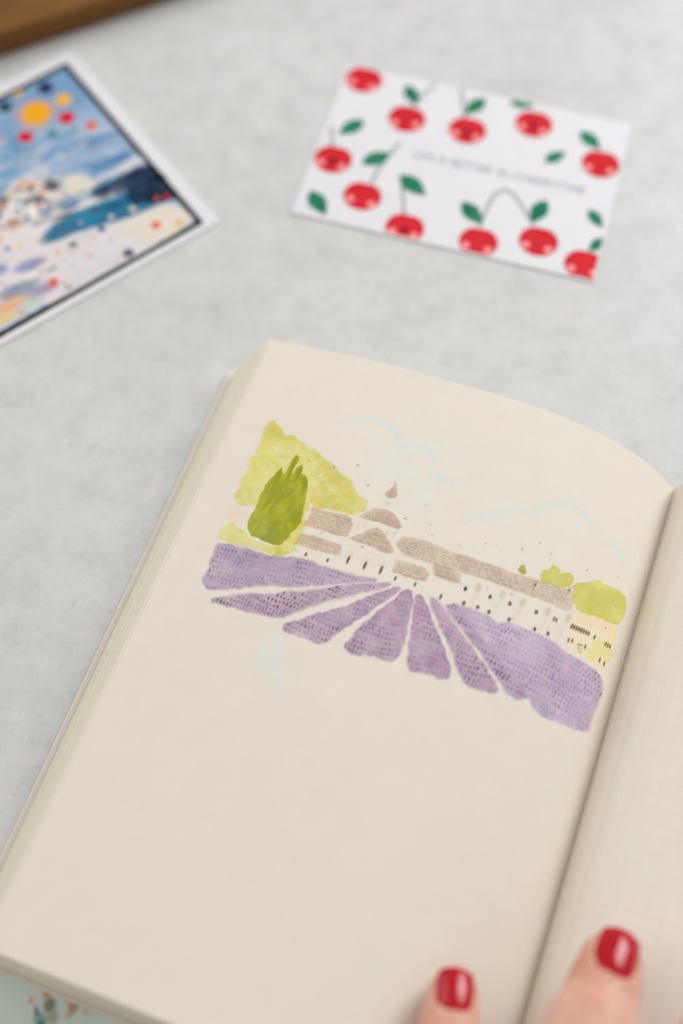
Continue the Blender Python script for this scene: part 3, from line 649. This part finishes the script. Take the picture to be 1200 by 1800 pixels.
# -- art postcard
px, py, pa, ph = D['post']; pw = 138.0
f1 = np.array([math.cos(pa), math.sin(pa)]); f2 = np.array([-math.sin(pa), math.cos(pa)])
ctr = np.array([px, py]) - f1 * pw / 2 + f2 * ph / 2
post = flat_card('art_postcard', pw, ph, 0.5, ctr, pa, M_CARD, z0=0.06)
tag(post, 'white bordered postcard with an abstract blue seaside picture beside the brown box', 'postcard')
def post_surf(x, y, lift): return np.stack([(pw / 2 - x) * MM, (y - ph / 2) * MM, np.full(x.shape, (0.5 + lift) * MM)], 1)
S = Canvas(2.0, 134.0, 1.5, 93.5, 0.4, (214, 212, 220))
fx0, fx1, fy0, fy1 = 4.8, 133.0, 2.4, 90.8
box = lambda a: [(fx0 + a, fy0 + a), (fx1 - a, fy0 + a), (fx1 - a, fy1 - a), (fx0 + a, fy1 - a)]
gf = S.group('printed_border'); gp = S.group('printed_picture')
S.wash(box(0), (14, 40, 52), g=gf, soft=0.2, wob=0, alpha=1, var=0.05, smooth=0, opaque=True)
S.wash(box(2.0), (158, 174, 198), (116, 152, 190), g=gp, soft=0.2, wob=0, alpha=1, var=0.05, smooth=0, opaque=True, nscale=22)
PC = {'blue1': ((84, 136, 178), (120, 160, 192), 0.9), 'blue2': ((66, 116, 158), (110, 150, 186), 0.8), 'blue3': ((50, 100, 152), (96, 138, 180), 0.95), 'white1': ((208, 204, 212), (190, 192, 206), 0.95),
      'house1': ((222, 214, 208), (200, 186, 180), 0.9), 'house2': ((226, 214, 186), (212, 206, 206), 0.85), 'bottom': ((214, 206, 210), (206, 200, 206), 1.0), 'warm': ((222, 208, 186), (212, 202, 192), 0.7),
      'teal': ((14, 92, 132), (28, 118, 154), 1.0), 'dark': ((16, 30, 48), (24, 50, 78), 1.0)}
PP = dict(D['ppoly'])
# the picture runs on to the left beyond what shows : sea, sand and sky go on in bands
PP['bottom'] = PP['bottom'] + []
band = [(40, 5.2), (130.8, 5.2), (130.8, 44), (90, 40), (60, 46), (44, 40)]
S.wash(band, (214, 206, 210), (196, 190, 200), g=None, soft=1.2, wob=1.5, alpha=1, var=0.1, opaque=True, nscale=12)
for n in ('bottom', 'blue1', 'blue2', 'blue3', 'white1', 'house1', 'house2', 'warm', 'teal', 'dark'):
    c1, c2, al = PC[n]; gr = {'dark': 1.2, 'teal': 0.7}.get(n, 0)
    S.wash(PP[n], c1, c2, g=None, soft=0.9, wob=0.9, alpha=al, var=0.12, opaque=True, nscale=8, wscale=5, grow=gr)
DC = {'sun': (226, 158, 28), 'navy': (36, 46, 92), 'yel': (226, 170, 48), 'red': (198, 22, 44), 'org': (212, 92, 66), 'grn': (44, 112, 116), 'drk': (22, 48, 58), 'gry': (112, 134, 156), 'gry2': (72, 78, 98), 'yel2': (216, 190, 120),
      'teal': (24, 70, 100), 'olv': (70, 84, 66), 'org2': (216, 164, 122), 'pur': (124, 130, 182), 'wht': (214, 214, 222), 'grn2': (180, 196, 190)}
r0 = D['pdot'][0]
S.blob(r0[0], r0[1], r0[2] * 1.35, r0[2] * 1.35, 0, (214, 150, 110), None, 0.7, 0.5, opaque=True, wob=0.3)
for x, y, rx, ry, c in D['pell']: S.blob(x, y, rx, ry, 0.1, DC[c], None, 0.8, 0.35, opaque=True, wob=0.5)
for x, y, r, c in D['pdot']:
    S.blob(x, y, r, r, 0, DC[c], S.group('printed_dot') if r > 4.5 else None, 0.95, 0.25, opaque=True, wob=0.35)
def strokes(n, xr, yr, cols, L, W, ang, al=(0.5, 0.95)):
    for k in range(n):
        x = RNG.uniform(*xr); y = RNG.uniform(*yr)
        S.blob(x, y, RNG.uniform(*L), RNG.uniform(*W), ang + RNG.uniform(-0.35, 0.35), cols[k % len(cols)], None, RNG.uniform(*al), 0.4, opaque=True, wob=0.7)
SKYC = [(96, 144, 188), (186, 194, 208), (130, 162, 196), (206, 206, 214), (78, 126, 172)]
strokes(46, (40, 130), (50, 86), SKYC, (3, 9), (1.0, 2.4), 0.1, (0.4, 0.8))
strokes(14, (8, 30), (46, 60), [(120, 152, 190), (176, 188, 206), (70, 112, 160)], (2, 6), (0.7, 1.6), 0.15, (0.4, 0.8))
strokes(10, (6, 26), (26, 36), [(14, 34, 60), (10, 22, 40), (18, 66, 104)], (2, 6), (0.6, 1.6), 0.12, (0.6, 0.95))
strokes(26, (22, 60), (52, 66), SKYC, (3, 7), (0.8, 1.8), 0.15, (0.3, 0.7))
HOUSE = [(226, 218, 212), (196, 150, 116), (60, 66, 84), (216, 196, 168), (150, 108, 84), (120, 140, 168), (232, 226, 222), (186, 118, 84)]
strokes(80, (40, 130), (34, 50), HOUSE, (0.7, 2.6), (0.7, 2.2), 0.0)
strokes(44, (34, 60), (37, 53), HOUSE, (0.7, 2.0), (0.6, 1.6), 0.0)
SAND = [(120, 126, 160), (206, 170, 140), (88, 92, 112), (226, 220, 220), (192, 120, 96), (150, 156, 190), (222, 202, 160)]
strokes(60, (52, 130), (6, 30), SAND, (0.5, 2.6), (0.4, 1.1), 0.1, (0.4, 0.9))
strokes(14, (16, 52), (8, 28), SAND, (0.4, 1.1), (0.4, 0.9), 0.1, (0.5, 0.9))
strokes(10, (14, 44), (30, 44), [(8, 62, 100), (30, 126, 160), (12, 40, 70)], (2.5, 5), (0.5, 1.0), 0.12, (0.4, 0.8))
for x, y, r, c in D['pdot'][:6]: S.blob(x, y, r, r, 0, DC[c], None, 0.95, 0.25, opaque=True, wob=0.35)
BR = box(1.0)
S.line(BR + BR[:1], (12, 36, 48), 0.85, gf, 1.0, 0.3, var=0.05)
S.films(post_surf, post, M_PRINT, thr=0.02, lift=0.03)

# -- mint card peeping out under the notebook's lower left corner
mc = np.array([-60.0, -6.0]); ma = BA; mw, mh = 105.0, 74.0
def mint_local(x, y):
    d = np.array([x, y]) - mc
    return d @ np.array([math.cos(ma), math.sin(ma)]), d @ np.array([-math.sin(ma), math.cos(ma)])
M_MINT = paper_material('mint_card', (0.66, 0.745, 0.70), grain=0.03, rough=0.5)
M_MINTPRINT = paper_material('printed_mint_card', (0.66, 0.745, 0.70), tinted=True, grain=0.03, rough=0.5)
mint = flat_card('illustrated_card', mw, mh, 0.4, mc, ma, M_MINT, z0=0.02)
tag(mint, 'mint green card with small painted flowers under the notebook corner', 'card')
Q = Canvas(-52, 52, -36.5, 36.5, 0.3, (190, 205, 196))
def mint_surf(x, y, lift): return np.stack([x * MM, y * MM, np.full(x.shape, (0.4 + lift) * MM)], 1)
gm = Q.group('printed_flowers')
MCOL = {'org': (190, 112, 60), 'pnk': (206, 140, 116), 'olv': (96, 98, 70), 'tea': (92, 146, 128), 'drk': (84, 98, 88), 'brn': (168, 126, 92), 'bei': (186, 172, 134), 'grl': (140, 148, 122), 'tea2': (150, 190, 170)}
for x, y, r, c in D['mint']:
    u, v = mint_local(x, y)
    Q.blob(u, v, r, r * 1.1, 0, MCOL[c], gm, 0.85, 0.45, wob=0.6)
for k in range(60):      # the same sprigs go on along the card
    u = RNG.uniform(-46, 46); v = RNG.uniform(-32, 24)
    if v > 8 and u < 2: continue
    Q.blob(u, v, RNG.uniform(0.4, 1.1), RNG.uniform(0.6, 1.8), RNG.uniform(0, 3), list(MCOL.values())[k % 9], gm, 0.7, 0.5, wob=0.6)
for o in Q.films(mint_surf, mint, M_MINTPRINT, thr=0.02, lift=0.03): o['kind'] = 'stuff'


# ------------------------------------------------------------------ brown box at the far left
A0 = np.array([-121.5, 334.4]); A1 = np.array([-60.5, 363.9])
bd = (A1 - A0) / np.linalg.norm(A1 - A0); bn = np.array([-bd[1], bd[0]])
def kraft_box():
    w, dpt, h = 210.0, 130.0, 10.0
    near = A0 + bd * 20
    c = near + bn * dpt / 2
    root = empty('cardboard_box', (c[0] * MM, c[1] * MM, 0))
    root.rotation_euler = (0, 0, math.atan2(bd[1], bd[0]))
    def part(name, x0, x1, y0, y1, z0, z1, bev):
        bm = bmesh.new()
        bmesh.ops.create_cube(bm, size=1)
        for v in bm.verts:
            v.co = Vector(((x0 if v.co.x < 0 else x1) * MM, (y0 if v.co.y < 0 else y1) * MM, (z0 if v.co.z < 0 else z1) * MM))
        bmesh.ops.bevel(bm, geom=list(bm.edges), offset=bev * MM, segments=3, affect='EDGES')
        me = bpy.data.meshes.new(name); bm.to_mesh(me); bm.free()
        me.polygons.foreach_set('use_smooth', [False] * len(me.polygons))
        new_obj(name, me, root, M_KRAFT)
    part('tray', -w/2 + 1.2, w/2 - 1.2, -dpt/2 + 1.2, dpt/2 - 1.2, 0.1, h - 1.0, 0.5)
    part('lid', -w/2, w/2, -dpt/2, dpt/2, 2.5, h, 0.9)
    return root
tag(kraft_box(), 'brown kraft box at the far left behind the postcard', 'box')

# ------------------------------------------------------------------ hand
def hand():
    root = empty('person', (0.040, -0.07, 0.0))
    tag(root, 'hand with glossy red nails pressing the notebook pages flat', 'person')
    R0 = np.array([0.040, -0.07, 0.0]) / MM
    verts, faces = [], []
    def tube(pts, rw, rh, up=(0, 0, 1), seg=20):
        # closed tapered tube with an elliptical section; the ends are rounded off
        pts = [Vector(p) for p in pts]
        dense, dw, dh = [], [], []
        n = len(pts)
        for i in range(n - 1):
            p0 = pts[max(i - 1, 0)]; p1 = pts[i]; p2 = pts[i + 1]; p3 = pts[min(i + 2, n - 1)]
            for k in range(8):
                t = k / 8
                dense.append(0.5 * ((2 * p1) + (p2 - p0) * t + (2 * p0 - 5 * p1 + 4 * p2 - p3) * t * t + (3 * p1 - p0 - 3 * p2 + p3) * t ** 3))
                tt = t * t * (3 - 2 * t)
                dw.append(rw[i] * (1 - tt) + rw[i + 1] * tt); dh.append(rh[i] * (1 - tt) + rh[i + 1] * tt)
        dense.append(pts[-1]); dw.append(rw[-1]); dh.append(rh[-1])
        # rounded tip
        ax = (dense[-1] - dense[-3]).normalized(); L = dw[-1] * 0.95; e = dense[-1].copy(); w, h = dw[-1], dh[-1]
        for a in (18, 36, 52, 66, 78, 87):
            a = math.radians(a)
            dense.append(e + ax * L * math.sin(a)); dw.append(w * math.cos(a)); dh.append(h * math.cos(a))
        base = len(verts)
        for i, p in enumerate(dense):
            a = dense[min(i + 1, len(dense) - 1)] - dense[max(i - 1, 0)]
            a.normalize()
            side = a.cross(Vector(up)).normalized(); u = side.cross(a).normalized()
            for s in range(seg):
                t = 2 * math.pi * s / seg
                c, sn = math.cos(t), math.sin(t)
                q = p + side * (dw[i] * c) + u * (dh[i] * sn)
                verts.append(tuple(q))
        for i in range(len(dense) - 1):
            for s in range(seg):
                a = base + i * seg + s; b = base + i * seg + (s + 1) % seg
                faces.append((a, b, b + seg, a + seg))
        faces.append(tuple(base + s for s in range(seg))[::-1])
        faces.append(tuple(base + (len(dense) - 1) * seg + s for s in range(seg)))
    nails = []
    def finger(tip, azim, pitch, bend, lens, w, h, jw=1.0):
        # tip : end of the finger pulp; azim : direction the finger points (degrees from +y to +x); pitch : how much the last bone dips
        az = math.radians(azim); fwd = Vector((math.sin(az), math.cos(az), 0))
        p = [Vector(tip)]
        ang = math.radians(pitch)
        first = None
        for L, b in zip(lens, (*bend, 0)):
            d = fwd * math.cos(ang) - Vector((0, 0, 1)) * math.sin(ang)
            if first is None: first = d.copy()
            p.append(p[-1] - d * L)
            ang += math.radians(b)
        # p[0] tip end, p[1] last joint, p[2] middle joint, p[3] knuckle
        e = p[0] - first * (w * 0.95 * 0.92)
        chain = [p[3], p[2] * 0.5 + p[3] * 0.5, p[2], p[1] * 0.5 + p[2] * 0.5, p[1], p[1] * 0.52 + e * 0.48, e]
        rw = [w * 1.35, w * 1.22, w * 1.24, w * 1.10 * jw, w * 1.14 * jw, w * 1.05, w * 0.90]
        rh = [h * 1.45, h * 1.28, h * 1.26, h * 1.08, h * 1.06, h * 0.98, h * 0.84]
        tube(chain, rw, rh)
        side = first.cross(Vector((0, 0, 1))).normalized(); up = side.cross(first).normalized()
        return p, first, side, up
    fa = finger(TIPS['a'], 10.0, 20, (-14, -20), (24, 25, 42), 7.0, 6.1)
    fb = finger(TIPS['b'], 26.0, 22, (-16, -22), (25.5, 28, 46), 8.1, 6.9, 1.10)
    fc_ = finger(TIPS['c'], 34.0, 20, (-16, -20), (24, 26, 42), 7.3, 6.4)
    fd = finger((-2.0, -10.0, 14.0), -6.0, 18, (-14, -18), (21, 20, 34), 6.2, 5.4)
    KN = [fd[0][3], fa[0][3], fb[0][3], fc_[0][3]]
    wrist = (KN[0] + KN[1] + KN[2] + KN[3]) / 4 + Vector((-26, -72, 4))
    fore = wrist + Vector((-50, -110, 18))
    for k, q in enumerate(KN):     # the back of the hand : one strand from each knuckle to the wrist
        off = Vector(((k - 1.5) * 9.0, 0, 0))
        tube([wrist + off + Vector((0, -6, 0)), wrist * 0.5 + q * 0.5 + off * 0.6 + Vector((0, 0, 3)), q], [11, 12.5, 10.5], [13, 12.5, 9.0])
    tube([fore, fore * 0.5 + wrist * 0.5, wrist + Vector((0, 4, 0))], [33, 29, 25], [26, 22, 16])
    # thumb, folded beside the palm
    m = wrist + Vector((26, 14, -6))
    tube([wrist + Vector((8, 0, -2)), m, m + Vector((22, 24, -4)), m + Vector((34, 46, -10)), m + Vector((38, 62, -16))], [14, 15, 11, 9.6, 8.4], [13, 13, 10, 8.6, 7.2])
    me = bpy.data.meshes.new('hand')
    me.from_pydata([((Vector(v) - Vector(R0)) * MM)[:] for v in verts], [], faces)
    tmp = new_obj('hand_source', me)
    rm = tmp.modifiers.new('remesh', 'REMESH'); rm.mode = 'VOXEL'; rm.voxel_size = 0.00085
    sm = tmp.modifiers.new('smooth', 'SMOOTH'); sm.factor = 0.5; sm.iterations = 5
    dg = bpy.context.evaluated_depsgraph_get(); dg.update()
    hm = bpy.data.meshes.new_from_object(tmp.evaluated_get(dg)); hm.name = 'hand'
    bpy.data.objects.remove(tmp)
    co = np.empty(len(hm.vertices) * 3); hm.vertices.foreach_get('co', co); co = co.reshape(-1, 3) / MM + R0
    # nail beds : sink the plate, raise the fold round it
    for (p, ax, side, up), nw, nl, hh in ((fa, 4.35, 5.1, 6.1), (fb, 4.95, 6.0, 6.9), (fc_, 4.8, 6.0, 6.4), (fd, 3.9, 4.7, 5.4)):
        ax = np.array(ax); side = np.array(side); up = np.array(up)
        cen = np.array(p[0]) - ax * (nl + 1.3)
        d = co - cen
        x = d @ side; y = d @ ax; z = d @ up
        top = hh * 0.93
        Rn = nw * 1.25
        plate = lambda x, y: top - Rn + np.sqrt(np.maximum(Rn ** 2 - np.clip(x, -Rn * .98, Rn * .98) ** 2, 0)) - 0.019 * (y + 1.0) ** 2 - 0.05
        rr = (np.abs(x / nw) ** 3 + np.abs(y / nl) ** 3.0) ** (1 / 3)
        inside = (rr < 1.02) & (z > 0)
        tgt = plate(x, y) - 0.35
        newz = np.where(inside, np.minimum(z, tgt), z)
        fold = np.exp(-((rr - 1.16) / 0.11) ** 2) * (z > 0) * np.where(y > nl * 0.3, np.clip(1 - (y - nl * 0.3) / (nl * 0.4), 0, 1), 1)
        newz = newz + 0.42 * fold
        co += np.outer(newz - z, up)
        # creases over the last joint
        dj = co - np.array(p[1])
        yj = dj @ ax; xj = dj @ side; zj = dj @ up
        g = sum(np.exp(-((yj - o + 0.05 * xj ** 2 * s_) / 0.45) ** 2) * a for o, a, s_ in ((-2.6, .30, .3), (-0.9, .42, .1), (0.8, .40, -.1), (2.4, .26, -.3)))
        co -= np.outer(g * np.clip(zj / 4.0, 0, 1) * (np.hypot(xj, zj) < 11) * (np.abs(yj) < 6), up)
        # nail plate
        nu, nv = 25, 29
        V, F = [], []
        for layer in (0, 1):
            for j in range(nv):
                for i in range(nu):
                    a = -1 + 2 * i / (nu - 1); b = -1 + 2 * j / (nv - 1)
                    # square -> rounded square
                    xx = a * math.sqrt(1 - 0.24 * b * b) if True else a
                    yy = b * math.sqrt(1 - (0.26 if b > 0 else 0.16) * a * a)
                    X = xx * nw * (1.0 + 0.03 * b); Y = yy * nl
                    Z = float(plate(np.array(X), np.array(Y))) + 0.16 - 0.10 * max(abs(a), abs(b)) ** 6 - (0.45 if layer else 0)
                    q = cen + side * X + ax * Y + up * Z
                    V.append(tuple(((q - R0) * MM).tolist()))
        NN = nu * nv
        for j in range(nv - 1):
            for i in range(nu - 1):
                k = j * nu + i
                F.append((k, k + 1, k + nu + 1, k + nu)); F.append((NN + k + nu, NN + k + nu + 1, NN + k + 1, NN + k))
        ring = [i for i in range(nu)] + [j * nu + nu - 1 for j in range(1, nv)] + [(nv - 1) * nu + i for i in range(nu - 2, -1, -1)] + [j * nu for j in range(nv - 2, 0, -1)]
        for a, b in zip(ring, ring[1:] + ring[:1]): F.append((b, a, NN + a, NN + b))
        nails.append(mesh_from('nail', V, F))
    hm.vertices.foreach_set('co', ((co - R0) * MM).astype(np.float32).ravel())
    hm.polygons.foreach_set('use_smooth', [True] * len(hm.polygons))
    hm.update(); hm.materials.clear()
    ho = new_obj('hand', hm, root, M_SKIN)
    for nm in nails: new_obj('nail', nm, ho, M_NAIL)
TIPS = {'a': (26.2, 27.2, 22.5), 'b': (63.7, 34.4, 26.5), 'c': (84.6, 18.6, 29.5)}
hand()
